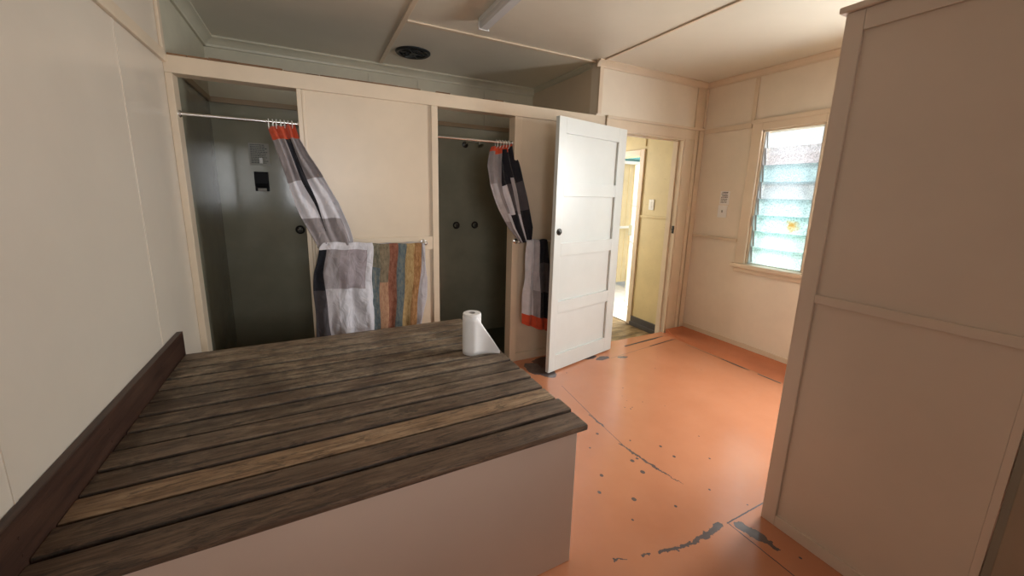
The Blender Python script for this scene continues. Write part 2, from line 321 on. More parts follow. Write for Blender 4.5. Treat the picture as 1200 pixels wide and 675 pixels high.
# ------------------------------------------------------------------ mesh helpers
class B:
    def __init__(s): s.bm = bmesh.new(); s.mi = 0
    def _merge(s, t, mi=None):
        me = bpy.data.meshes.new('t'); t.to_mesh(me); t.free()
        k = len(s.bm.faces); s.bm.from_mesh(me); bpy.data.meshes.remove(me)
        s.bm.faces.ensure_lookup_table()
        for f in s.bm.faces[k:]: f.material_index = s.mi if mi is None else mi
        return s
    def box(s, x0, x1, y0, y1, z0, z1, bev=0.0, mat=None, mi=None, seg=2):
        t = bmesh.new(); bmesh.ops.create_cube(t, size=1.0)
        for v in t.verts:
            v.co = Vector((x0+(v.co.x+.5)*(x1-x0), y0+(v.co.y+.5)*(y1-y0), z0+(v.co.z+.5)*(z1-z0)))
        if bev: bmesh.ops.bevel(t, geom=t.edges[:], offset=bev, segments=seg, affect='EDGES', profile=0.6)
        if mat is not None: t.transform(mat)
        return s._merge(t, mi)
    def cyl(s, p0, p1, r0, r1=None, seg=24, caps=True, mi=None):
        r1 = r0 if r1 is None else r1
        p0, p1 = Vector(p0), Vector(p1); d = p1-p0
        t = bmesh.new(); bmesh.ops.create_cone(t, cap_ends=caps, segments=seg, radius1=r0, radius2=r1, depth=d.length)
        t.transform(Matrix.Translation((p0+p1)/2) @ d.to_track_quat('Z', 'Y').to_matrix().to_4x4())
        return s._merge(t, mi)
    def tube(s, pts, r, seg=10, closed=False, mi=None):
        pts = [Vector(p) for p in pts]; n = len(pts); t = bmesh.new(); rings = []
        up = None
        for i, p in enumerate(pts):
            a = pts[(i-1) % n] if closed or i > 0 else p; c = pts[(i+1) % n] if closed or i < n-1 else p
            d = (c-a).normalized()
            if up is None: up = d.orthogonal().normalized()
            up = (up-d*up.dot(d)).normalized(); q = d.cross(up)
            rr = r[i] if isinstance(r, (list, tuple)) else r
            rings.append([t.verts.new(p+(up*math.cos(2*PI*k/seg)+q*math.sin(2*PI*k/seg))*rr) for k in range(seg)])
        m = n if closed else n-1
        for i in range(m):
            A, Bq = rings[i], rings[(i+1) % n]
            for k in range(seg): t.faces.new((A[k], A[(k+1) % seg], Bq[(k+1) % seg], Bq[k]))
        if not closed:
            t.faces.new(rings[0][::-1]); t.faces.new(rings[-1])
        return s._merge(t, mi)
    def sphere(s, c, r, sc=(1, 1, 1), mi=None):
        t = bmesh.new(); bmesh.ops.create_uvsphere(t, u_segments=20, v_segments=12, radius=r)
        t.transform(Matrix.Translation(c) @ Matrix.Diagonal((*sc, 1))); return s._merge(t, mi)
    def lathe(s, prof, o, axis=(0, 0, 1), seg=32, mi=None):
        """prof: list of (radius, distance along axis from o)"""
        t = bmesh.new(); q = Vector(axis).to_track_quat('Z', 'Y').to_matrix(); rings = []
        for r, h in prof:
            rings.append([t.verts.new(Vector(o)+q @ Vector((r*math.cos(2*PI*k/seg), r*math.sin(2*PI*k/seg), h))) for k in range(seg)])
        for a, c in zip(rings, rings[1:]):
            for k in range(seg): t.faces.new((a[k], a[(k+1) % seg], c[(k+1) % seg], c[k]))
        return s._merge(t, mi)
    def prism(s, pts, vec, mi=None):
        """closed polygon pts (3D) pushed along vec"""
        t = bmesh.new(); a = [t.verts.new(p) for p in pts]; c = [t.verts.new(Vector(p)+Vector(vec)) for p in pts]; n = len(pts)
        t.faces.new(a[::-1]); t.faces.new(c)
        for k in range(n): t.faces.new((a[k], a[(k+1) % n], c[(k+1) % n], c[k]))
        return s._merge(t, mi)

def obj(name, b, mat, parent=None, smooth=None, solid=0.0):
    bm = b.bm
    if parent is not None:
        o_ = parent
        off = Vector((0, 0, 0))
        while o_ is not None: off += o_.location; o_ = o_.parent
        for v in bm.verts: v.co -= off
    bmesh.ops.recalc_face_normals(bm, faces=bm.faces[:])
    me = bpy.data.meshes.new(name); bm.to_mesh(me); bm.free()
    for m in (mat if isinstance(mat, list) else [mat]): me.materials.append(m)
    if smooth:
        for p in me.polygons: p.use_smooth = True
        try: me.set_sharp_from_angle(angle=math.radians(smooth))
        except Exception: pass
    o = bpy.data.objects.new(name, me); C.objects.link(o)
    if parent is not None: o.parent = parent
    if solid:
        md = o.modifiers.new('thickness', 'SOLIDIFY'); md.thickness = solid; md.offset = 0
    return o
def thing(name, label, cat, loc, group=None):
    o = bpy.data.objects.new(name, None); C.objects.link(o); o.location = loc; o.empty_display_size = 0.1
    o['label'] = label; o['category'] = cat
    if group: o['group'] = group
    return o
def tag(o, label, cat, group=None):
    o['label'] = label; o['category'] = cat
    if group: o['group'] = group
    return o
def struct(name, b, mat, parent=None, label=None, cat=None, **k):
    o = obj(name, b, mat, parent, **k)
    if parent is None: o['kind'] = 'structure'
    if label: o['label'] = label
    if cat: o['category'] = cat
    return o
def sempty(name, loc, label, cat):
    o = bpy.data.objects.new(name, None); C.objects.link(o); o.location = loc; o['kind'] = 'structure'; o['label'] = label; o['category'] = cat
    return o

W, H = 4.341, 2.607       # right wall, ceiling
YN = -4.45                # near wall, behind the camera
ZT, ZL = 2.165, 2.075     # shower partition head rail
XP = 2.943                # where the full-height wall starts
YB, YS = 1.12, 0.985      # recess rear wall, face of shower lining

# ------------------------------------------------------------------ setting
struct('floor', B().box(-0.02, W+0.02, YN-0.02, 0.02, -0.12, 0.0), M['floor'], label='orange painted floor with worn grey cracks and chips', cat='floor')
struct('ceiling', B().box(-0.02, W+0.12, YN-0.12, YB+0.1, H, H+0.08), M['ceiling'], label='cream sheeted ceiling', cat='ceiling')
b = B().box(-0.12, 0.0, YN-0.12, 0.0, -0.12, ZT); b.box(-0.12, 0.0, YN-0.12, 0.0, ZT, H)
for y in (-0.60, -1.635, -2.6):
    b.box(-0.01, 0.0025, y-0.006, y+0.006, 0.0, ZT)
struct('wall_left', b, M['left_wall'], label='cream sheeted left wall beside the bench', cat='wall')
struct('wall_shower_left', B().box(-0.12, 0.0, 0.001, YB+0.1, -0.2, H), M['sage'], label='pale sage wall at the left end of the shower recess', cat='wall')
struct('wall_shower_rear', B().box(-0.12, XP+0.12, YB, YB+0.1, -0.2, H), M['sage'], label='pale sage rear wall above the showers', cat='wall')
# lining boards of the two cubicles
b = B().box(0.0, 2.80, YS, YB-0.001, -0.12, 2.11); b.box(0.0, 0.018, 0.10, YS, -0.12, 2.11)
b.box(1.06, 1.12, 0.10, YS, -0.12, 2.11); b.box(2.74, 2.80, 0.10, YS, -0.12, 2.11)
struct('wall_shower_lining', b, M['green'], label='dark green gloss lining of the shower cubicles', cat='wall')
b = B().box(0.0, 2.80, YS-0.012, YB-0.001, 2.11, 2.15, 0.003); b.box(0.0, 0.03, 0.10, YS-0.013, 2.11, 2.15, 0.003)
b.box(1.05, 1.13, 0.10, YS-0.013, 2.11, 2.15, 0.003)
struct('trim_1', b, M['tan_rail'], label='tan capping rail on top of the green shower lining', cat='trim')
struct('floor_shower', B().box(0.0, 2.80, 0.0, YB, -0.16, -0.05), M['green_floor'], label='dark green shower floor', cat='floor')
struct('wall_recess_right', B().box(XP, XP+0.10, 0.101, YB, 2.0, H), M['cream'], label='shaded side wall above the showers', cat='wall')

# partition: panels, posts, head rail
b = B()
b.box(0.64, 1.50, 0.012, 0.088, -0.05, ZL); b.box(2.20, 3.28, 0.012, 0.088, -0.05, ZL)
struct('wall_shower_front', b, M['cream'], label='cream panelled front of the shower cubicles', cat='wall')
b = B()
b.box(0.0, 3.045, -0.004, 0.10, ZL, ZT, 0.003)
struct('trim_2', b, M['cream_gloss'], label='cream head rail over the shower openings', cat='trim')
b = B()   # ragged bare top edge of the head rail
x = 0.02
while x < 2.2:
    d = random.uniform(0.05, 0.16)
    if random.random() < 1.0-0.3*(x > 0.9)-0.3*(x > 1.7): b.box(x, x+d, -0.001+random.uniform(0, .006), 0.09, ZT-0.001, ZT+random.uniform(0.005, 0.010)+0.006*(x < 0.5))
    x += d+random.uniform(0.0, 0.008)
struct('trim_3', b, M['lath'], label='ragged bare timber edge along the head rail', cat='trim')
def post(n, x0, x1, z0, label, extra=None):
    bb = B().box(x0, x1, -0.004, 0.10, z0, ZL-0.0005, 0.003)
    if extra: extra(bb)
    struct('trim_%d' % n, bb, M['cream_gloss'], label=label, cat='trim')
post(4, 0.0005, 0.034, 0.0, 'thin cream jamb strip of the left shower at the left wall')
post(5, 0.626, 0.652, 0.0, 'cream post on the right of the left shower opening', lambda q: q.box(0.6525, 0.668, -0.001, 0.05, 0.0, ZL-0.001, 0.003))
post(6, 1.468, 1.515, 0.0, 'cream post on the left of the right shower opening')
post(7, 2.143, 2.205, 0.0, 'cream post on the right of the right shower opening')
b = B().box(0.669, 1.467, -0.002, 0.03, 1.045, 1.145, 0.003)
struct('trim_7a'.replace('7a', '8'), b, M['cream_gloss'], label='cream cross rail on the panel between the showers', cat='trim')
b = B().box(2.206, 3.20, 0.0, 0.03, 0.0, 0.075, 0.003); b.box(0.669, 1.467, 0.0, 0.03, 0.0, 0.075, 0.003)
struct('baseboard_shower', b, M['cream_gloss'], label='cream skirting under the shower panels', cat='skirting')

# full-height wall with the doorway
DX0, DX1, DH = 3.24, 4.06, 2.045
b = B(); b.box(XP, W+0.10, 0.0, 0.10, ZT, H); b.box(3.046, DX0-0.04, 0.02, 0.10, ZL, ZT); b.box(DX1+0.01, W+0.10, 0.0, 0.10, -0.12, ZT); b.box(DX0-0.04, DX1+0.02, 0.0, 0.10, DH+0.02, ZT)
struct('wall_back', b, M['cream_lit'], label='cream wall over the open doorway', cat='wall')
b = B(); b.box(XP-0.004, XP+0.036, -0.022, 0.0, ZT+0.012, H-0.05, 0.003); b.box(4.20, W-0.001, -0.014, 0.0, ZT+0.012, H-0.05, 0.003); b.box(4.315, W-0.001, -0.03, -0.0145, ZT+0.012, H-0.05, 0.003)
struct('trim_9', b, M['cream_gloss'], label='cream corner strips of the upper back wall', cat='trim')
fr = sempty('door_2', (DX1, 0, 0), 'cream frame of the open doorway', 'door frame')
b = B(); b.box(3.05, W-0.10, -0.020, 0.0, DH+0.012, 2.15, 0.004); b.box(3.05, W-0.002, -0.030, 0.0, 2.1505, ZT+0.010, 0.004)
b.box(DX1+0.012, 4.20, -0.020, 0.0, 0.0, DH+0.0115, 0.004); b.box(4.2005, 4.245, -0.030, 0.0, 0.0, 2.15, 0.005)
b.box(4.27, W-0.003, -0.024, 0.0, 0.0, 2.15, 0.004); b.box(DX0-0.09, DX0-0.012, -0.014, 0.0, 0.0, DH+0.011, 0.004)
obj('architrave', b, M['cream_gloss'], fr)
b = B(); b.box(DX1, DX1+0.03, -0.012, 0.115, -0.09, DH, 0.002); b.box(DX0-0.03, DX0, -0.012, 0.115, -0.09, DH, 0.002); b.box(DX0-0.03, DX1+0.03, -0.012, 0.115, DH, DH+0.03, 0.002)
b.box(DX1-0.012, DX1, 0.045, 0.075, -0.09, DH, 0.002); b.box(DX0, DX1, 0.045, 0.075, DH-0.012, DH, 0.002)
obj('jamb', b, M['cream_gloss'], fr)
b = B(); b.box(DX1-0.003, DX1+0.001, -0.004, 0.024, 1.10, 1.18, 0.001); b.cyl((DX1-0.016, 0.008, 1.145), (DX1-0.002, 0.008, 1.145), 0.010, seg=12)
o = obj('strike_plate', b, M['dark_metal'], fr, smooth=40); o['label'] = 'dark strike plate'

# right wall round the louvre window and an added, unseen one
WY0, WY1, WZ0, WZ1 = -1.115, -0.622, 0.865, 2.085       # the window in view
VY0, VY1 = -2.35, -1.50                                 # added window, unseen behind the cupboard, to let light in
b = B()
b.box(W, W+0.10, WY1, 0.0, -0.12, H); b.box(W, W+0.10, VY1, WY0, -0.12, H); b.box(W, W+0.10, YN-0.1, VY0, -0.12, H)
b.box(W, W+0.10, WY0, WY1, -0.12, WZ0); b.box(W, W+0.10, WY0, WY1, WZ1, H)
b.box(W, W+0.10, VY0, VY1, -0.12, WZ0); b.box(W, W+0.10, VY0, VY1, WZ1, H)
struct('wall_right', b, M['cream_lit'], label='cream sheeted right wall with the louvre window', cat='wall')
b = B().box(0.0, 0.28, YN-0.1, YN, -0.12, H); b.box(1.32, W, YN-0.1, YN, -0.12, H); b.box(0.28, 1.32, YN-0.1, YN, -0.12, 1.05); b.box(0.28, 1.32, YN-0.1, YN, 2.15, H)  # unseen opening added in this wall to let light in
struct('wall_near', b, M['cream'], label='cream wall behind the bench', cat='wall')
# battens, dado strips, skirting and cornices
b = B(); b.box(W-0.014, W, -0.535, -0.50, ZT+0.003, H-0.055, 0.003)
b.box(W-0.014, W, -0.52, -0.031, 2.118, 2.166, 0.004); b.box(W-0.012, W, WY0-0.35, -0.545, 2.17, 2.174)
b.box(W-0.020, W, -0.525, -0.031, 1.066, 1.094, 0.004); b.box(W-0.013, W, YN, -1.20, 2.118, 2.166, 0.004)
struct('trim_10', b, M['cream_gloss'], label='cream cover strips on the right wall', cat='trim')
struct('baseboard_right', B().box(W-0.014, W, YN, -0.031, 0.02, 0.095, 0.004), M['cream_gloss'], label='cream skirting of the right wall', cat='skirting')
def cove_profile(b, p, q, nrm):
    """coved orange edge from p to q along the foot of a wall; nrm points to the room"""
    p, q, n = Vector(p), Vector(q), Vector(nrm); pr = [(0.0, 0.0), (0.30, 0.0), (0.295, 0.003), (0.16, 0.006), (0.10, 0.013), (0.055, 0.025), (0.02, 0.042), (0.0, 0.048)]
    b.prism([p+n*a+Vector((0, 0, h)) for a, h in pr], q-p)
b = B(); cove_profile(b, (W-0.0145, -0.031, 0.0005), (W-0.0145, YN, 0.0005), (-1, 0, 0)); cove_profile(b, (4.066, -0.0305, 0.0005), (W-0.0145, -0.0305, 0.0005), (0, -1, 0))
struct('baseboard_cove', b, M['cove'], label='coved orange floor edge below the right wall', cat='skirting', smooth=50)
b = B()
def corn(b, p, q, n, k=1.0):
    p, q, n = Vector(p), Vector(q), Vector(n)
    pr = [(0, 0), (0.052*k, 0), (0.052*k, -0.010*k), (0.040*k, -0.014*k), (0.024*k, -0.026*k), (0.014*k, -0.040*k), (0.012*k, -0.052*k), (0, -0.052*k)]
    b.prism([p+n*a+Vector((0, 0, h)) for a, h in pr], q-p)
corn(b, (W, -0.001, H), (W, YN, H), (-1, 0, 0)); corn(b, (XP-0.03, 0, H), (W, 0, H), (0, -1, 0)); corn(b, (0, 0, H), (0, YN, H), (1, 0, 0))
struct('trim_11', b, M['cream_gloss'], label='cream cornice of the main room', cat='trim', smooth=25)
b = B(); corn(b, (0, YB, H), (XP, YB, H), (0, -1, 0), 1.35); corn(b, (0, 0, H), (0, YB, H), (1, 0, 0), 1.35); corn(b, (XP, 0.1, H), (XP, YB, H), (-1, 0, 0), 0.8)
struct('trim_12', b, M['sage'], label='stepped cornice of the shower recess', cat='trim', smooth=25)
b = B()
b.box(1.283, 1.318, YN, YB-0.09, H-0.012, H, 0.004); b.box(1.319, XP, 0.02, 0.052, H-0.012, H, 0.004); b.box(2.955, 2.978, YN, -0.053, H-0.010, H, 0.003); b.box(0.053, 1.282, -2.0, -1.968, H-0.012, H, 0.004)
struct('trim_13', b, M['cream_gloss'], label='cream cover strips on the ceiling', cat='trim')
b = B(); b.box(0.0, 0.018, YN, 0.0, ZT-0.04, ZT+0.018, 0.004); b.box(0.0, 0.016, -0.03, 0.016, ZT+0.02, H, 0.004)
struct('trim_14', b, M['cream_gloss'], label='cream picture rail on the left wall', cat='trim')
b = B()
for x in (1.21, 1.66, 2.36): b.box(x-0.008, x+0.008, YB-0.008, YB, 2.16, H-0.09, 0.002)
struct('trim_15', b, M['sage'], label='short joint strips on the rear recess wall', cat='trim')

# entry lobby behind the doorway
XV, ZE = 4.12, -0.085
OY0, OY1, OH = 0.60, 1.45, 1.94
struct('floor_entry', B().box(2.6, XV+0.12, 0.101, 2.2, ZE-0.08, ZE), M['entry'], label='worn brown floor of the entry lobby', cat='floor')
b = B(); b.box(XV, XV+0.1, 0.101, OY0, ZE, H); b.box(XV, XV+0.1, OY1, 2.3, ZE, H); b.box(XV, XV+0.1, OY0, OY1, OH, H)
struct('wall_entry_right', b, M['yellow'], label='stained yellow wall of the entry lobby', cat='wall')
b = B(); b.box(XP+0.101, XV+0.1, 2.2, 2.3, ZE, H); b.box(XP+0.12, XP+0.2, YB+0.101, 2.2, ZE, H)
struct('wall_entry_rear', b, M['yellow'], label='yellow rear wall of the entry lobby', cat='wall')
struct('ceiling_entry', B().box(XP+0.101, XV+0.2, 0.101, 2.3, H, H+0.08), M['yellow'], label='yellow ceiling of the entry lobby', cat='ceiling')
b = B(); b.box(XV-0.016, XV, 0.105, OY0-0.068, 1.238, 1.262, 0.003); b.box(XV-0.012, XV, 0.54, 0.556, OH+0.10, H, 0.002)
struct('trim_16', b, M['yellow'], label='yellow cover strips in the entry lobby', cat='trim')
b = B(); b.box(XV-0.022, XV, 0.118, OY0-0.0625, ZE, ZE+0.115, 0.004); b.box(XV-0.040, XV-0.0225, 0.118, OY0-0.0625, ZE, ZE+0.05, 0.006)
struct('baseboard_entry', b, M['grey_skirt'], label='dark grey skirting in the entry lobby', cat='skirting')
d3 = sempty('door_3', (XV, OY0, ZE), 'pale frame of the outer doorway', 'door frame')
b = B(); b.box(XV-0.018, XV, OY0-0.06, OY0, ZE, OH+0.07, 0.004); b.box(XV-0.018, XV, OY1, OY1+0.06, ZE, OH+0.07, 0.004); b.box(XV-0.018, XV, OY0+0.0005, OY1-0.0005, OH, OH+0.07, 0.004)
b.box(XV-0.001, XV+0.11, OY0, OY0+0.02, ZE, OH); b.box(XV-0.001, XV+0.11, OY1-0.02, OY1, ZE, OH)
obj('architrave', b, M['cream_gloss'], d3)
obj('door_sill', B().box(XV-0.01, XV+0.13, OY0, OY1, ZE-0.05, ZE+0.012, 0.004), M['concrete'], d3)

# outside
struct('ground', B().box(W+0.1, 16, -8, 12, -0.6, -0.36), M['concrete'], label='pale concrete yard', cat='ground')
b = B().box(XV+0.131, 5.6, 0.2, 3.0, -0.36, -0.13)
struct('floor_landing', b, M['concrete'], label='sunlit concrete landing outside', cat='landing')
FY = 2.55
fnc = thing('sheet_fence', 'cream ribbed sheet fence seen through the outer doorway', 'fence', (5.4, FY, -0.13))
b = B(); x = 4.32
while x < 8.0:
    b.box(x, x+0.055, FY, FY+0.02, -0.12, 2.05, 0.006); b.box(x+0.055, x+0.115, FY+0.012, FY+0.03, -0.12, 2.05); x += 0.115
obj('sheet_panel', b, paint('cream_sheet_metal', (0.74, 0.60, 0.36), 0.5, 0.08), fnc)
b = B(); b.box(4.3, 8.0, FY-0.04, FY-0.001, 2.04, 2.09); b.box(4.3, 8.0, FY-0.04, FY-0.001, 0.9, 0.94)
obj('rail', b, M['gate_white'], fnc)
gt = thing('security_gate', 'white barred security gate standing open outside the doorway', 'gate', (XV+0.14, OY0+0.03, ZE))
ga = Vector((XV+0.15, OY0+0.06, 0)); gd = Vector((0.55, 0.75, 0)).normalized()
def gp(t, z): return tuple(ga+gd*t+Vector((0, 0, z)))
b = B()
for t in (0.0, 0.78): b.tube([gp(t, ZE+0.03), gp(t, 1.92)], 0.018, 8)
for z in (ZE+0.04, 0.85, 1.35, 1.91): b.tube([gp(0, z), gp(0.78, z)], 0.015, 8)
obj('gate_frame', b, M['gate_white'], gt, smooth=50)
for k in range(1, 7):
    obj('bar', B().tube([gp(0.78*k/7, ZE+0.04), gp(0.78*k/7, 1.91)], 0.007, 6), M['gate_white'], gt, smooth=50)
obj('lock_box', B().box(-0.02, 0.02, -0.04, 0.04, 0.93, 1.08, 0.004, mat=Matrix.Translation(gp(0.74, 0))), M['alum'], gt)
nb = thing('neighbour_building', 'teal neighbouring building with a pinkish roof seen through the louvre glass', 'building', (9, -1, -0.36))
b = B(); b.box(9, 13, -6, 5.5, -0.36, 1.75)
obj('wall', b, M['teal'], nb)
b = B(); b.prism([(8.6, -6.3, 1.70), (13.4, -6.3, 2.75), (13.4, -6.3, 2.82), (8.6, -6.3, 1.80)], (0, 12, 0))
obj('roof', b, M['roof'], nb)

struct('trim_17', B().box(4.3, 8.0, FY-0.06, FY+0.3, 2.13, 2.32), M['teal'], label='teal eave board above the fence outside', cat='trim')

# ------------------------------------------------------------------ louvre window
def louvre_window(n, y0, y1, label, main):
    r = sempty('window_%d' % n, (W, (y0+y1)/2, WZ0), label, 'window')
    b = B(); a = 0.092; p = 0.022
    b.box(W-p, W, y1, y1+a, WZ0-0.0, WZ1+a, 0.004); b.box(W-p, W, y0-a, y0, WZ0, WZ1+a, 0.004); b.box(W-p, W, y0+0.0005, y1-0.0005, WZ1, WZ1+a, 0.004)
    b.box(W-p-0.006, W-p+0.001, y0-a-0.01, y1+a+0.01, WZ1+a-0.03, WZ1+a+0.006, 0.002)
    obj('architrave', b, M['cream_gloss'], r)
    b = B(); b.box(W-0.045, W+0.06, y0-a-0.02, y1+a+0.025, WZ0-0.042, WZ0-0.0005, 0.008); b.box(W-0.02, W, y0-a, y1+a, WZ0-0.085, WZ0-0.0425, 0.004)
    obj('window_sill', b, M['cream_gloss'], r, smooth=40)
    b = B(); b.box(W, W+0.11, y1-0.014, y1, WZ0, WZ1); b.box(W, W+0.11, y0, y0+0.014, WZ0, WZ1); b.box(W, W+0.11, y0, y1, WZ1-0.014, WZ1); b.box(W+0.06, W+0.11, y0, y1, WZ0, WZ0+0.01)
    obj('window_frame', b, M['cream_gloss'], r)
    if not main: return r
    b = B(); b.box(W+0.012, W+0.055, y1-0.024, y1-0.0145, WZ0, WZ1-0.015); b.box(W+0.012, W+0.055, y0+0.0145, y0+0.024, WZ0, WZ1-0.015)
    b.cyl((W-0.004, y1-0.020, WZ0+0.42), (W+0.03, y1-0.020, WZ0+0.40), 0.006, seg=10); b.box(W-0.010, W+0.001, y1-0.030, y1-0.0115, WZ0+0.36, WZ0+0.46, 0.003)
    obj('louvre_channel', b, M['alum'], r)
    tints = [(0.99, 1.0, 1.0), (0.84, 0.82, 0.83), (0.70, 0.82, 0.84), (0.80, 0.83, 0.85), (0.75, 0.87, 0.88), (0.77, 0.91, 0.90), (0.82, 0.95, 0.93), (0.85, 0.96, 0.95)]
    trs = [0.97, 0.6, 0.45, 0.55, 0.4, 0.35, 0.35, 0.35]
    vs = [60, 80, 95, 120, 70, 60, 90, 80]
    N = 8; pitch = (WZ1-0.016-WZ0-0.006)/N
    for k in range(N):
        zt = WZ1-0.016-pitch*k
        top = Vector((W+0.030, 0, zt+0.010)); bot = Vector((W+0.062, 0, zt-pitch-0.008))
        d = (top-bot).normalized(); nrm = Vector((d.z, 0, -d.x))*0.003
        ya, yb = y0+0.027, y1-0.027
        st = (0.0, -0.92-(y0+y1)/2, zt-pitch*0.45-WZ0) if k == 5 else None
        if k == 5: st = (0.0, (at(928, 265, 'x', W+0.04).y)-(y0+y1)/2, at(928, 265, 'x', W+0.04).z-WZ0)
        bb = B().prism([(*(top+nrm).xy[:1], ya, (top+nrm).z), (*(top-nrm).xy[:1], ya, (top-nrm).z), (*(bot-nrm).xy[:1], ya, (bot-nrm).z), (*(bot+nrm).xy[:1], ya, (bot+nrm).z)], (0, yb-ya, 0))
        o = obj('louvre_blade', bb, glass('louvre_glass_%d' % k, tints[k], trs[k], vs[k], st), r)
        if k == 5: o['label'] = 'aqua glass blade with a brown stain'
        if k == 0: o['label'] = 'clear top glass blade'
        if k == 3: o['label'] = 'grey speckled glass blade'
        for yy in (y1-0.031, y0+0.023):
            b = B(); bev = 0.0
            b.prism([(top.x-0.010, yy, top.z+0.004), (top.x+0.008, yy, top.z+0.004), (bot.x+0.010, yy, bot.z+0.022), (bot.x-0.008, yy, bot.z+0.022)], (0, 0.008, 0))
            obj('blade_clip', b, M['alum'], r)
    return r
louvre_window(1, WY0, WY1, 'tall louvre window of obscured aqua glass in the right wall', True)
louvre_window(2, VY0, VY1, 'added window of the right wall, unseen behind the cupboard, to let light in', False)

# ------------------------------------------------------------------ open panelled door
hinge = Vector((3.175, -0.150)); free = Vector((2.335, -0.3445))
dd = (free-hinge); DW = dd.length; ang = math.atan2(dd.y, dd.x)
dr = sempty('door_1', (hinge.x, hinge.y, 0.0), 'white four-panel door standing open against the shower wall', 'door')
dr.rotation_euler = (0, 0, ang)
# local: x from hinge (0) to free edge (DW); local +y is the room face, thickness towards -y
T = 0.036; DZ0, DZ1 = 0.012, 2.045
b = B()
sl, sr = 0.110, 0.078
rails = [(DZ0, 0.150), (0.512, 0.615), (0.99, 1.095), (1.462, 1.566), (1.930, DZ1)]
b.box(0, sl, -T, 0, DZ0, DZ1, 0.002); b.box(DW-sr, DW, -T, 0, DZ0, DZ1, 0.002)
for z0, z1 in rails: b.box(sl+0.0003, DW-sr-0.0003, -T+0.001, -0.0005, z0, z1, 0.002)
def put(name, b, mat, par, sm=None):
    bm = b.bm; bmesh.ops.recalc_face_normals(bm, faces=bm.faces[:]); me = bpy.data.meshes.new(name); bm.to_mesh(me); bm.free(); me.materials.append(mat)
    if sm:
        for p in me.polygons: p.use_smooth = True
        try: me.set_sharp_from_angle(angle=math.radians(sm))
        except Exception: pass
    o = bpy.data.objects.new(name, me); C.objects.link(o); o.parent = par; return o
# mirror so that the visible face looks at the camera (world -y side)
side = 1 if (Matrix.Rotation(ang, 2) @ Vector((0, 1))).y < 0 else -1
def flip(b):
    if side < 0:
        for v in b.bm.verts: v.co.y = -v.co.y
    return b
put('door_frame', flip(b), M['white_door'], dr)
for (a0, a1), (c0, c1) in zip(rails, rails[1:]):
    b = B().box(sl-0.004, DW-sr+0.004, -T+0.008, -0.019, a1-0.004, c0+0.004)
    put('door_panel', flip(b), M['white_door'], dr)
kz = 1.188
b = B(); b.lathe([(0.0, 0.001), (0.027, 0.001), (0.027, 0.005), (0.020, 0.008), (0.014, 0.009), (0.014, 0.018), (0.0, 0.020)], (DW-0.048, 0, kz), (0, 1, 0), 24)
o = put('door_knob', flip(b), M['dark_metal'], dr, 40); o['label'] = 'dark round knob'

# ------------------------------------------------------------------ bench
XB, YF, YR, HB = 1.556, -1.802, -0.410, 0.616
bn = thing('changing_bench', 'low wide bench of weathered dark decking boards on a cream box', 'bench', (0.75, -1.1, 0))
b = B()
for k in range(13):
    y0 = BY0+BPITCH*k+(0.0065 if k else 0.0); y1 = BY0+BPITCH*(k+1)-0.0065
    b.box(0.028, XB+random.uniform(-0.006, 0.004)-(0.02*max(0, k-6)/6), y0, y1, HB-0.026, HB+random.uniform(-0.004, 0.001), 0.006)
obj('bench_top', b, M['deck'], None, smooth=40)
top = C.objects['bench_top']
for v in top.data.vertices: v.co -= Vector((0, 0, 0))
top.parent = bn; top.matrix_parent_inverse = Matrix.Translation(-Vector(bn.location))
b = B().box(0.001, 0.027, YF-0.03, YR+0.01, 0.50, 0.735, 0.004)
o = obj('back_board', b, M['darkwood'], bn); o['label'] = 'dark stained board along the wall'
for y in (-1.70, -1.25, -0.75):
    for dz in (0.03, 0.075): obj('screw', B().cyl((0.0272, y, 0.61+dz), (0.0285, y, 0.61+dz), 0.0035, seg=8), M['darkwood'], bn)
b = B()
for x0 in (0.03, 0.53, 1.03, 1.46): b.box(x0, x0+0.05, -1.775, YR+0.035, HB-0.075, HB-0.0268)
for y0 in (): pass
b.box(0.03, 1.51, -1.776, YR+0.035, HB-0.085, HB-0.0755)  # dark sheet added under the boards to stand in for gap shade
obj('bench_frame_gap_shade', b, M['darkwood'], bn)
b = B(); b.box(0.028, 1.515, -1.788, -1.7765, 0.0, HB-0.0268, 0.002); b.box(1.5105, 1.5215, -1.776, YR+0.035, 0.0, HB-0.0268, 0.002); b.box(0.028, 1.51, YR+0.0355, YR+0.047, 0.0, HB-0.0268, 0.002)
obj('bench_base', b, M['bench_base'], bn)

# ------------------------------------------------------------------ paper towel roll
RX, RY, RR, RH = 1.395, -0.995, 0.049, 0.226
rl = thing('paper_towel_roll', 'white paper towel roll standing on the bench with a loose corner', 'paper roll', (RX, RY, HB))
b = B(); b.lathe([(0.018, RH), (RR-0.003, RH), (RR, RH-0.004), (RR, 0.001), (0.018, 0.001)], (RX, RY, HB), seg=48)
obj('roll', b, M['paper'], rl, smooth=40)
b = B(); b.lathe([(0.018, 0.002), (0.018, RH-0.001), (0.0165, RH-0.001), (0.0165, 0.002), (0.018, 0.002)], (RX, RY, HB), seg=32)
o = obj('core', b, M['card'], rl, smooth=40); o['label'] = 'grey cardboard core'
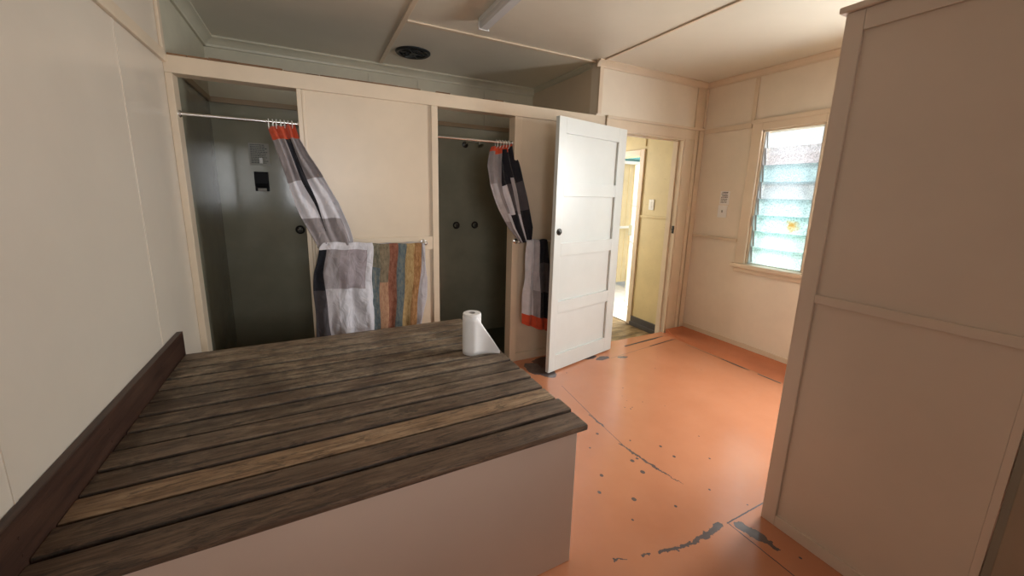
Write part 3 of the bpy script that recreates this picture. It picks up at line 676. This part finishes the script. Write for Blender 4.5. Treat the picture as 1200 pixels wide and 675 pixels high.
# loose sheet: wraps the camera side, then leaves at a tangent to the right
R3 = CROT; rightv = Vector((R3[0][0], R3[1][0], 0)).normalized(); toward = Vector((CAM.x-RX, CAM.y-RY, 0)).normalized(); rightv = (rightv-toward*rightv.dot(toward)).normalized()
b = B(); bm = b.bm; rr = RR+0.0012
path = []
for k in range(13):
    a = PI-(PI*0.70)*k/12         # from the left round the front to the right
    path.append((rr*math.cos(a), rr*math.sin(a)))
(ax_, ay_), (bx_, by_) = path[-2], path[-1]
tx, ty = bx_-ax_, by_-ay_; tl = math.hypot(tx, ty); tx, ty = tx/tl, ty/tl
# flattening tail
L = 0.0; px_, py_ = bx_, by_; a = math.atan2(ty, tx)
tail = []
for k in range(12):
    a += 0.06
    px_ += math.cos(a)*0.0105; py_ += math.sin(a)*0.0105; tail.append((px_, py_))
path += tail
n_arc = 13; cols = []
for i, (u, vv) in enumerate(path):
    if i < n_arc-1: ht = RH-0.0165
    else: ht = (RH-0.0165)*(1-((i-(n_arc-1))/(len(path)-1-(n_arc-1)))**1.0*0.93)
    base = Vector((RX, RY, HB+0.002))+rightv*u+toward*vv
    col = [bm.verts.new(base+Vector((0, 0, ht*j/8))) for j in range(9)]
    cols.append(col)
for c0, c1 in zip(cols, cols[1:]):
    for j in range(8): bm.faces.new((c0[j], c1[j], c1[j+1], c0[j+1]))
obj('loose_sheet', b, M['paper'], rl, smooth=60, solid=0.0012)

# ------------------------------------------------------------------ curtains
def cloth(b, rows, cols, colour, nv=40, nu=8, fold=(6, 0.015), phase=0.0, foldfn=None, seed=0, wrinkle=1.1):
    """rows: [(v, left point, right point)]; cols(v) gives the column breaks in u; colour(c, v) gives the slot"""
    rnd = random.Random(seed); ph = [rnd.uniform(0, 6.28) for _ in range(6)]
    def lerp_rows(v):
        for (v0, l0, r0), (v1, l1, r1) in zip(rows, rows[1:]):
            if v <= v1+1e-9:
                t = (v-v0)/(v1-v0); return l0.lerp(l1, t), r0.lerp(r1, t)
        return rows[-1][1], rows[-1][2]
    bm = b.bm; grid = []
    for i in range(nv+1):
        v = i/nv; Lp, Rp = lerp_rows(v); br = cols(v); us = []
        for a, c in zip(br, br[1:]):
            us += [a+(c-a)*k/nu for k in range(nu)]
        us.append(br[-1]); row = []
        for u in us:
            p = Lp.lerp(Rp, u)
            amp = fold[1] if not foldfn else foldfn(v)
            f = math.sin(2*PI*fold[0]*u+phase+0.8*math.sin(3*v+ph[0]))+0.45*math.sin(2*PI*fold[0]*1.7*u+ph[1]+2.0*v)+0.3*math.sin(9*v+5*u+ph[2])
            wr = mnoise.noise(Vector((u*4+seed*7.1, v*3.2-u*2.0, seed)))+0.5*mnoise.noise(Vector((u*9+seed*3.7, v*8+u*5.0, seed+5)))
            f += wr*wrinkle*(min(1, v*5))
            p = p+Vector((0.004*math.sin(11*v+7*u+ph[3]), amp*f*0.6, 0.003*math.sin(14*u+ph[4])))
            row.append(bm.verts.new(p))
        grid.append(row)
    nc = len(grid[0])-1
    for i in range(nv):
        for j in range(nc):
            f = bm.faces.new((grid[i][j], grid[i][j+1], grid[i+1][j+1], grid[i+1][j]))
            f.material_index = colour(j//nu, (i+0.5)/nv)
    return b
SL = ['white', 'grey', 'black', 'charcoal', 'red', 'pale', 'mid']
SM = [FB[k] for k in SL]; ix = {k: i for i, k in enumerate(SL)}
def band(v, stops):
    for lim, k in stops:
        if v < lim: return ix[k]
    return ix[stops[-1][1]]
def ring(parent, x, y, z, tilt, dz=0.0):
    pts = []
    for k in range(14):
        a = 2*PI*k/14
        pts.append(Vector((x+0.016*math.sin(a)*math.sin(tilt), y+0.020*math.sin(a)*math.cos(tilt), z-0.014+0.030*math.cos(a))))
    obj('curtain_ring', B().tube(pts, 0.0028, 6, closed=True), M['ring'], parent, smooth=60)

ROD_Z, ROD_Y = 1.872, 0.045
def rows_px(data):
    """data: (v, left px, left py, right px, right py, plane y)"""
    return [(v, at(a, c, 'y', y), at(d, e, 'y', y)) for v, a, c, d, e, y in data]
# left curtain
cl = thing('shower_curtain', 'checked grey and white shower curtain of the left shower, thrown over the rail', 'curtain', (0.70, 0.0, 0.5))
b = B()
rw = rows_px([(0.0, 314, 149, 346, 145, 0.038), (0.09, 320, 163, 351, 161, -0.025), (0.20, 327, 184, 362, 182, -0.045), (0.40, 337, 216, 379, 208, -0.05),
              (0.62, 347, 240, 397, 236, -0.06), (0.80, 357, 262, 408, 263, -0.07), (0.93, 368, 282, 413, 279, -0.085), (1.0, 373, 290, 415, 287, -0.095)])
cloth(b, rw, lambda v: [0, .42-.02*v, .42-.02*v+max(.02, .26-.30*v), .93-0.05*v, 1.0],
      lambda c, v: ix['red'] if v < .095 else (ix['black'] if c == 1 and v < 0.86 else (ix['white'] if c == 3 and v > .45 else band(v, [(.385, 'grey'), (.745, 'white'), (1.1, 'grey')]))),
      nv=64, nu=11, fold=(3.5, .02), phase=.6, foldfn=lambda v: .018*(1-.45*v)+.002, seed=3, wrinkle=1.6)
rw = rows_px([(0.0, 379, 284, 436, 284, -0.098), (0.06, 374, 289, 437, 289, -0.108), (0.35, 368, 320, 436.5, 318, -0.112), (0.6, 367.5, 346, 437, 345, -0.112), (1.0, 372, 398, 440, 394, -0.110)])
cloth(b, rw, lambda v: [0, .12+.12*v, .41, .88, 1.0],
      lambda c, v: {0: band(v, [(.10, 'white'), (.55, 'black'), (1.1, 'charcoal')]), 1: band(v, [(.09, 'white'), (.53, 'grey'), (1.1, 'pale')]),
                    2: band(v, [(.09, 'white'), (.53, 'mid'), (1.1, 'white')]), 3: ix['white']}[c],
      nv=64, nu=11, fold=(3.0, .01), phase=1.4, foldfn=lambda v: .006+.010*v, seed=5, wrinkle=2.4)
obj('curtain_cloth', b, SM, cl, smooth=70, solid=0.002)
for k in range(7): ring(cl, 0.462+0.021*k, ROD_Y, ROD_Z, 0.25*random.uniform(-1, 1))
# right curtain
cr = thing('shower_curtain', 'black, grey and white shower curtain of the right shower, beside the open door', 'curtain', (2.2, 0.0, 0.3))
b = B()
def z7(x, y): return (560+x/4.5, 150+y/4.5)
rw = rows_px([(v, *z7(a, c), *z7(d, e), y) for v, a, c, d, e, y in [(0.0, 76, 100, 188, 84, 0.042), (0.07, 66, 128, 194, 108, 0.035), (0.18, 52, 200, 212, 165, 0.0), (0.36, 64, 300, 236, 255, -0.04),
      (0.56, 96, 390, 258, 350, -0.055), (0.72, 124, 455, 274, 440, -0.06), (0.86, 160, 530, 288, 525, -0.07), (0.97, 212, 592, 284, 590, -0.075), (1.0, 220, 603, 282, 602, -0.08)]])
cloth(b, rw, lambda v: [0, .20, .44-.12*min(1, v*2), .50-.06*v, .66-.10*v, .76-.14*v, 1.0],
      lambda c, v: ix['red'] if v < .065+.03*math.sin(c*2.1) else {0: band(v, [(.36, 'grey'), (.8, 'pale'), (1.1, 'grey')]), 1: band(v, [(.36, 'grey'), (.72, 'grey'), (1.1, 'white')]),
            2: band(v, [(.40, 'black'), (.74, 'white'), (1.1, 'black')]), 3: band(v, [(.40, 'black'), (.70, 'charcoal'), (1.1, 'black')]), 4: band(v, [(.34, 'black'), (.74, 'pale'), (1.1, 'white')]), 5: band(v, [(.40, 'black'), (.71, 'charcoal'), (1.1, 'black')])}[c],
      nv=64, nu=9, fold=(4.0, .02), phase=.2, foldfn=lambda v: .018*(1-.4*v), seed=8)
def z8(x, y): return (585+x/3.97, 270+y/3.97)
rw = rows_px([(v, *z8(a, c), *z8(d, e), y) for v, a, c, d, e, y in [(0.0, 130, 44, 222, 40, -0.080), (0.05, 130, 56, 226, 52, -0.092), (0.3, 122, 150, 232, 150, -0.096), (0.7, 110, 300, 238, 305, -0.098), (1.0, 106, 434, 240, 476, -0.098)]])
cloth(b, rw, lambda v: [0, .34+.06*v, .58+.04*v, 1.0],
      lambda c, v: ix['red'] if v > .885 else {0: band(v, [(.88, 'white'), (1.1, 'white')]), 1: band(v, [(.64, 'pale'), (1.1, 'grey')]), 2: band(v, [(.30, 'black'), (.66, 'charcoal'), (1.1, 'black')])}[c],
      nv=56, nu=12, fold=(2.5, .012), phase=2.2, foldfn=lambda v: .006+.014*v, seed=11)
obj('curtain_cloth', b, SM, cr, smooth=70, solid=0.002)
for k in range(5): ring(cr, 2.005+0.026*k, ROD_Y, ROD_Z, 0.3*random.uniform(-1, 1))

# curtain rods
def rod(x0, x1, label):
    t = thing('curtain_rod', label, 'curtain rod', ((x0+x1)/2, ROD_Y, ROD_Z))
    obj('rod', B().cyl((x0+0.003, ROD_Y, ROD_Z), (x1-0.003, ROD_Y, ROD_Z), 0.0095, seg=16), M['chrome'], t, smooth=40)
    for xx, s in ((x0, 1), (x1, -1)):
        obj('flange', B().cyl((xx+0.0006*s, ROD_Y, ROD_Z), (xx+0.008*s, ROD_Y, ROD_Z), 0.021, 0.017, seg=20), M['chrome'], t, smooth=40)
rod(0.034, 0.626, 'chrome curtain rod across the left shower opening')
rod(1.515, 2.143, 'chrome curtain rod across the right shower opening')

# towel rails
def towel_rail(x0, x1, z, y, label):
    t = thing('towel_rail', label, 'towel rail', ((x0+x1)/2, 0, z))
    obj('bar', B().cyl((x0, y, z), (x1, y, z), 0.008, seg=14), M['chrome'], t, smooth=40)
    for xx in (x0, x1):
        bb = B(); bb.lathe([(0.0, 0), (0.022, 0), (0.022, 0.006), (0.010, 0.010), (0.009, -y-0.002)], (xx, -0.0025, z), (0, -1, 0), 20); bb.sphere((xx, y, z), 0.0145)
        obj('bracket', bb, M['chrome'], t, smooth=40)
towel_rail(0.70, 1.392, 1.102, -0.075, 'chrome towel rail on the panel between the two showers')
towel_rail(2.172, 2.62, 1.083, -0.065, 'chrome towel rail on the panel behind the open door')

# striped towel
b = B()
rw = rows_px([(0.0, 434.5, 285.6, 494, 285, -0.088), (0.05, 434.5, 288, 495, 287.5, -0.094), (0.4, 434.5, 318, 493, 318, -0.096), (1.0, 437, 392, 487, 390, -0.098)])
def tcol(c, v):
    return [lambda: 0 if v < .36 else 1, lambda: 2 if v < .50 else 3, lambda: 4, lambda: 5, lambda: 6, lambda: 7][c]()
cloth(b, rw, lambda v: [0, .17, .35, .51, .68, .85, 1.0], tcol, nv=40, nu=5, fold=(3.2, .006), foldfn=lambda v: .003+.006*v, seed=21)
rw = rows_px([(0.0, 492, 285, 497, 285, -0.088), (0.15, 493, 296, 498, 296, -0.084), (0.5, 490, 322, 501, 325, -0.080), (0.75, 489, 345, 500, 350, -0.080), (1.0, 488, 384, 494, 384, -0.082)])
b2 = cloth(b, rw, lambda v: [0, 1.0], lambda c, v: 8, nv=30, nu=6, fold=(1.2, .008), seed=22)
rw = [(0.0, Vector((1.012, -0.062, 1.112)), Vector((1.375, -0.062, 1.112))), (1.0, Vector((1.03, -0.040, 0.62)), Vector((1.36, -0.040, 0.62)))]
cloth(b, rw, lambda v: [0, 1.0], lambda c, v: 8, nv=12, nu=20, fold=(3, .003), seed=23)
o = obj('striped_towel', b, TW+[FB['pale']], None, smooth=70, solid=0.003)
tag(o, 'towel with weathered rust, ochre and slate stripes hung on the towel rail', 'towel')

# ------------------------------------------------------------------ shower fittings
def tap(px, py, label):
    p = at(px, py, 'y', YS); t = thing('shower_tap', label, 'tap', tuple(p))
    b = B(); b.lathe([(0.022, 0.001), (0.036, 0.001), (0.038, 0.008), (0.032, 0.014), (0.022, 0.010), (0.022, 0.001)], p, (0, -1, 0), 24)
    obj('flange', b, M['dark_metal'], t, smooth=40)
    b = B(); b.lathe([(0.009, 0.014), (0.009, 0.04), (0.014, 0.044), (0.015, 0.058), (0.0, 0.060)], p, (0, -1, 0), 20)
    for k in range(4):
        a = PI/4+k*PI/2; d = Vector((math.cos(a), 0, math.sin(a))); c = p+Vector((0, -0.05, 0))
        b.cyl(c, c+d*0.020, 0.004, seg=10); b.sphere(c+d*0.020, 0.005)
    obj('handle', b, M['dark_metal'], t, smooth=40)
tap(352, 269, 'round tap on the green wall beside the left curtain')
tap(534.5, 264, 'left tap of the pair in the right shower')
tap(556, 263.5, 'right tap of the pair in the right shower')
p = at(545, 169.5, 'y', YS); q = at(562, 167.5, 'y', YS-0.17)
sh = thing('showerhead', 'chrome shower head on a short arm in the right shower', 'shower head', tuple(p))
obj('flange', B().lathe([(0.0, 0.001), (0.032, 0.001), (0.032, 0.005), (0.012, 0.016), (0.0, 0.016)], p, (0, -1, 0), 24), M['dark_metal'], sh, smooth=40)
m1 = p+Vector((0.0, -0.10, 0.02))
obj('arm', B().tube([p+Vector((0, -0.01, 0)), p+Vector((0, -0.05, 0.012)), m1, q+Vector((0, 0.03, 0.012)), q], 0.009, 10), M['chrome'], sh, smooth=60)
ax = Vector((0.15, -0.55, -0.8)).normalized()
obj('rose', B().lathe([(0.0, -0.012), (0.013, -0.012), (0.014, 0.006), (0.027, 0.03), (0.029, 0.036), (0.0, 0.038)], q, ax, 24), M['chrome'], sh, smooth=40)

# soap dispenser and notice in the left shower
a = at(297.5, 201, 'y', YS-0.05); c = at(315.5, 222.5, 'y', YS-0.05)
sx0, sx1, sz0, sz1 = a.x, c.x, c.z, a.z
sdp = thing('soap_dispenser', 'black soap dispenser on the green wall of the left shower', 'soap dispenser', ((sx0+sx1)/2, YS, sz0))
b = B(); w_ = sx1-sx0
b.prism([(sx0, YS-0.001, sz0+0.012), (sx0, YS-0.045, sz0+0.018), (sx0, YS-0.062, sz0+0.05), (sx0, YS-0.060, sz1-0.012), (sx0, YS-0.045, sz1), (sx0, YS-0.001, sz1)], (w_, 0, 0))
b.box(sx0, sx0+0.016, YS-0.05, YS-0.001, sz0-0.012, sz0+0.02, 0.003); b.box(sx1-0.016, sx1, YS-0.05, YS-0.001, sz0-0.012, sz0+0.02, 0.003)
obj('body', b, M['black'], sdp)
o = obj('push_bar', B().box(sx0+0.017, sx1-0.017, YS-0.058, YS-0.001, sz0-0.012, sz0+0.0115, 0.004), M['card'], sdp); o['label'] = 'pale grey push bar'

def notice(corners, nrm, paper, rows, label, name='notice', seed=1, cat='notice', head=None):
    """sheet with rows of printed text strokes; corners: top-left, top-right, bottom-left"""
    tl, tr, bl = [Vector(x) for x in corners]; U = tr-tl; V = bl-tl; n = Vector(nrm)
    t = thing(name, label, cat, tuple(bl))
    def P(u, v, d=0.0): return tl+U*u+V*v+n*d
    obj('sheet', B().prism([P(0, 0, .0006), P(1, 0, .0006), P(1, 1, .0006), P(0, 1, .0006)], n*0.0015), paper, t)
    b = B(); rnd = random.Random(seed)
    for r in range(rows):
        v0 = 0.06+0.88*r/rows; hh = 0.42*0.88/rows; u = 0.08 if not head else 0.12
        end = rnd.uniform(0.75, 0.93)
        if head and r in head: u, end = 0.2, 0.8; hh *= 1.4
        while u < end:
            d = rnd.uniform(0.04, 0.13); e = min(u+d, end)
            b.prism([P(u, v0, .0022), P(e, v0, .0022), P(e, v0+hh, .0022), P(u, v0+hh, .0022)], n*0.0003); u = e+0.025
    obj('print', b, M['ink'], t)
    return t
a = at(290.5, 167, 'y', YS); c = at(314.5, 168.5, 'y', YS); d = at(293, 193.5, 'y', YS)
notice((a, (c.x, YS, a.z), (a.x, YS, d.z)), (0, -1, 0), M['notice_paper'], 11, 'faded text notice on the green wall above the soap dispenser', seed=4)

p = at(306, 188, 'y', YS)
hk = thing('wall_hook', 'tiny white hook stuck over the foot of the faded notice', 'hook', tuple(p))
obj('pad', B().box(p.x-0.011, p.x+0.011, YS-0.0075, YS-0.003, p.z-0.024, p.z+0.020, 0.002), M['white_plastic'], hk)
obj('peg', B().tube([p+Vector((0, -0.0076, -0.008)), p+Vector((0, -0.018, -0.014)), p+Vector((0, -0.022, -0.006)), p+Vector((0, -0.022, 0.002))], 0.003, 8), M['white_plastic'], hk, smooth=60)

# light switches and the label on the right wall
def switch(o, ux, n, w_, h_, label, rockers=1):
    o = Vector(o); ux = Vector(ux); n = Vector(n); t = thing('light_switch', label, 'light switch', tuple(o))
    def bx(u0, u1, v0, v1, d0, d1):
        return [o+ux*u0+Vector((0, 0, v0))+n*d0, o+ux*u1+Vector((0, 0, v0))+n*d0, o+ux*u1+Vector((0, 0, v1))+n*d0, o+ux*u0+Vector((0, 0, v1))+n*d0], n*(d1-d0)
    b = B().prism(*bx(-w_/2, w_/2, -h_/2, h_/2, 0.0005, 0.008)); bmesh.ops.bevel(b.bm, geom=b.bm.edges[:], offset=0.002, segments=2, affect='EDGES')
    obj('plate', b, M['white_plastic'], t)
    for k in range(rockers):
        zc = (k-(rockers-1)/2)*0.045
        obj('rocker', B().prism(*bx(-0.007, 0.007, zc-0.012, zc+0.012, 0.008, 0.012)), M['card'] if rockers == 1 else M['white_plastic'], t)
a = at(842.5, 240, 'x', W); c = at(853, 240, 'x', W); d = at(848, 255, 'x', W); e = at(849, 240.5, 'x', W)
switch((W, (a.y+c.y)/2, (d.z+e.z)/2), (0, -1, 0), (-1, 0, 0), abs(a.y-c.y), e.z-d.z, 'white light switch on the right wall under a printed label')
a = at(845, 224, 'x', W); c = at(856, 224, 'x', W); d = at(844, 240, 'x', W)
notice(((W, a.y, a.z), (W, c.y, a.z), (W, a.y, d.z+0.004)), (-1, 0, 0), M['paper'], 7, 'small white printed label on the right wall above the switch', seed=9, head=(0, 2))
a = at(760, 233, 'x', XV); c = at(767.5, 247, 'x', XV)
switch((XV, (a.y+c.y)/2, (a.z+c.z)/2), (0, -1, 0), (-1, 0, 0), 0.075, 0.118, 'white double switch on the yellow lobby wall', 2)

# ------------------------------------------------------------------ ceiling fittings
vc = Vector((1.50, 0.63, H)); R0 = 0.142
vt = thing('exhaust_vent', 'round black exhaust vent in the ceiling above the showers', 'vent', tuple(vc))
obj('rim', B().lathe([(R0, -0.0005), (R0, -0.008), (R0-0.012, -0.016), (R0-0.03, -0.012), (R0-0.034, -0.001)], vc, (0, 0, 1), 48), M['vent_black'], vt, smooth=40)
b = B().lathe([(0.0, -0.0012), (R0-0.03, -0.0012)], vc, (0, 0, 1), 40)
obj('back_plate', b, M['vent_black'], vt)
b = B()
for r in (0.03, 0.058, 0.085): b.tube([vc+Vector((r*math.cos(2*PI*k/28), r*math.sin(2*PI*k/28), -0.012)) for k in range(28)], 0.004, 6, closed=True)
for k in range(6):
    a = 2*PI*k/6; b.cyl(vc+Vector((0.02*math.cos(a), 0.02*math.sin(a), -0.012)), vc+Vector((0.115*math.cos(a), 0.115*math.sin(a), -0.011)), 0.005, seg=8)
b.cyl(vc+Vector((0, 0, -0.003)), vc+Vector((0, 0, -0.018)), 0.03, seg=20)
obj('grille', b, M['vent_black'], vt, smooth=40)

LY0, LY1, LX = -1.47, -0.235, 1.765
lt = thing('ceiling_light', 'long white fluorescent batten light on the ceiling, switched off', 'ceiling light', (LX, (LY0+LY1)/2, H))
obj('base', B().box(LX-0.036, LX+0.036, LY0, LY1, H-0.028, H-0.0005, 0.003), M['lamp_white'], lt)
b = B(); b.prism([(LX-0.034, LY0+0.012, H-0.0285), (LX+0.034, LY0+0.012, H-0.0285), (LX+0.036, LY0+0.012, H-0.055), (LX+0.026, LY0+0.012, H-0.068), (LX-0.026, LY0+0.012, H-0.068), (LX-0.036, LY0+0.012, H-0.055)], (0, LY1-LY0-0.024, 0))
obj('diffuser', b, M['diffuser'], lt)
for y0, y1 in ((LY0, LY0+0.0115), (LY1-0.0115, LY1)):
    obj('end_cap', B().box(LX-0.039, LX+0.039, y0, y1, H-0.072, H-0.0285, 0.004), M['lamp_white'], lt)

# ------------------------------------------------------------------ tall cupboard
XC, CY0, CY1, CH, CX1 = 2.471, -2.62, -1.995, 2.150, 3.45
cb = thing('tall_cupboard', 'tall cream cupboard with a battened side standing on the orange floor', 'cupboard', ((XC+CX1)/2, (CY0+CY1)/2, 0))
b = B(); b.box(XC+0.012, CX1, CY0+0.0195, CY1-0.002, 0.0, CH-0.001); b.box(XC+0.012, XC+0.03, CY0, CY0+0.019, 0.0, CH-0.001)
obj('carcass', b, M['cupboard'], cb)
b = B()
b.box(XC, XC+0.0118, CY1-0.058, CY1, 0.0, CH-0.0015, 0.002);
b.box(XC, XC+0.0118, CY0, CY1-0.0585, 0.0, 0.053, 0.002); b.box(XC, XC+0.0118, CY0, CY1-0.0585, 2.078, CH-0.0015, 0.002); b.box(XC, XC+0.0118, CY0, CY1-0.0585, 1.063, 1.098, 0.002)
obj('side_batten', b, M['cupboard'], cb)
b = B(); b.box(XC-0.018, CX1+0.01, CY0-0.02, CY1+0.018, CH, CH+0.022, 0.006)
obj('top_cap', b, M['cupboard'], cb)
xm = (XC+CX1)/2
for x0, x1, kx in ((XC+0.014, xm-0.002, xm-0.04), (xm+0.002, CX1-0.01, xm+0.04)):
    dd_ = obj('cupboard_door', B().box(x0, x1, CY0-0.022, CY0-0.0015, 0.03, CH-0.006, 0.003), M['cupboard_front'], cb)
    dd_['label'] = 'cupboard door with shade in its colour'
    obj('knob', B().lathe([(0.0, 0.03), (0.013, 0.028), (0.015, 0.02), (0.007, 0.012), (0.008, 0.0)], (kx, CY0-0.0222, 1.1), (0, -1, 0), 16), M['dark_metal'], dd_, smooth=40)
    if x0 < XC+0.1:      # this door stands slightly ajar, hinged at its left edge
        hg = Vector((x0, CY0-0.003, 0)); off = Vector(cb.location); rot = Matrix.Rotation(math.radians(-15), 4, 'Z')
        for o_ in (dd_, [c_ for c_ in dd_.children][0]):
            o_.data.transform(Matrix.Translation(hg-off) @ rot @ Matrix.Translation(off-hg))
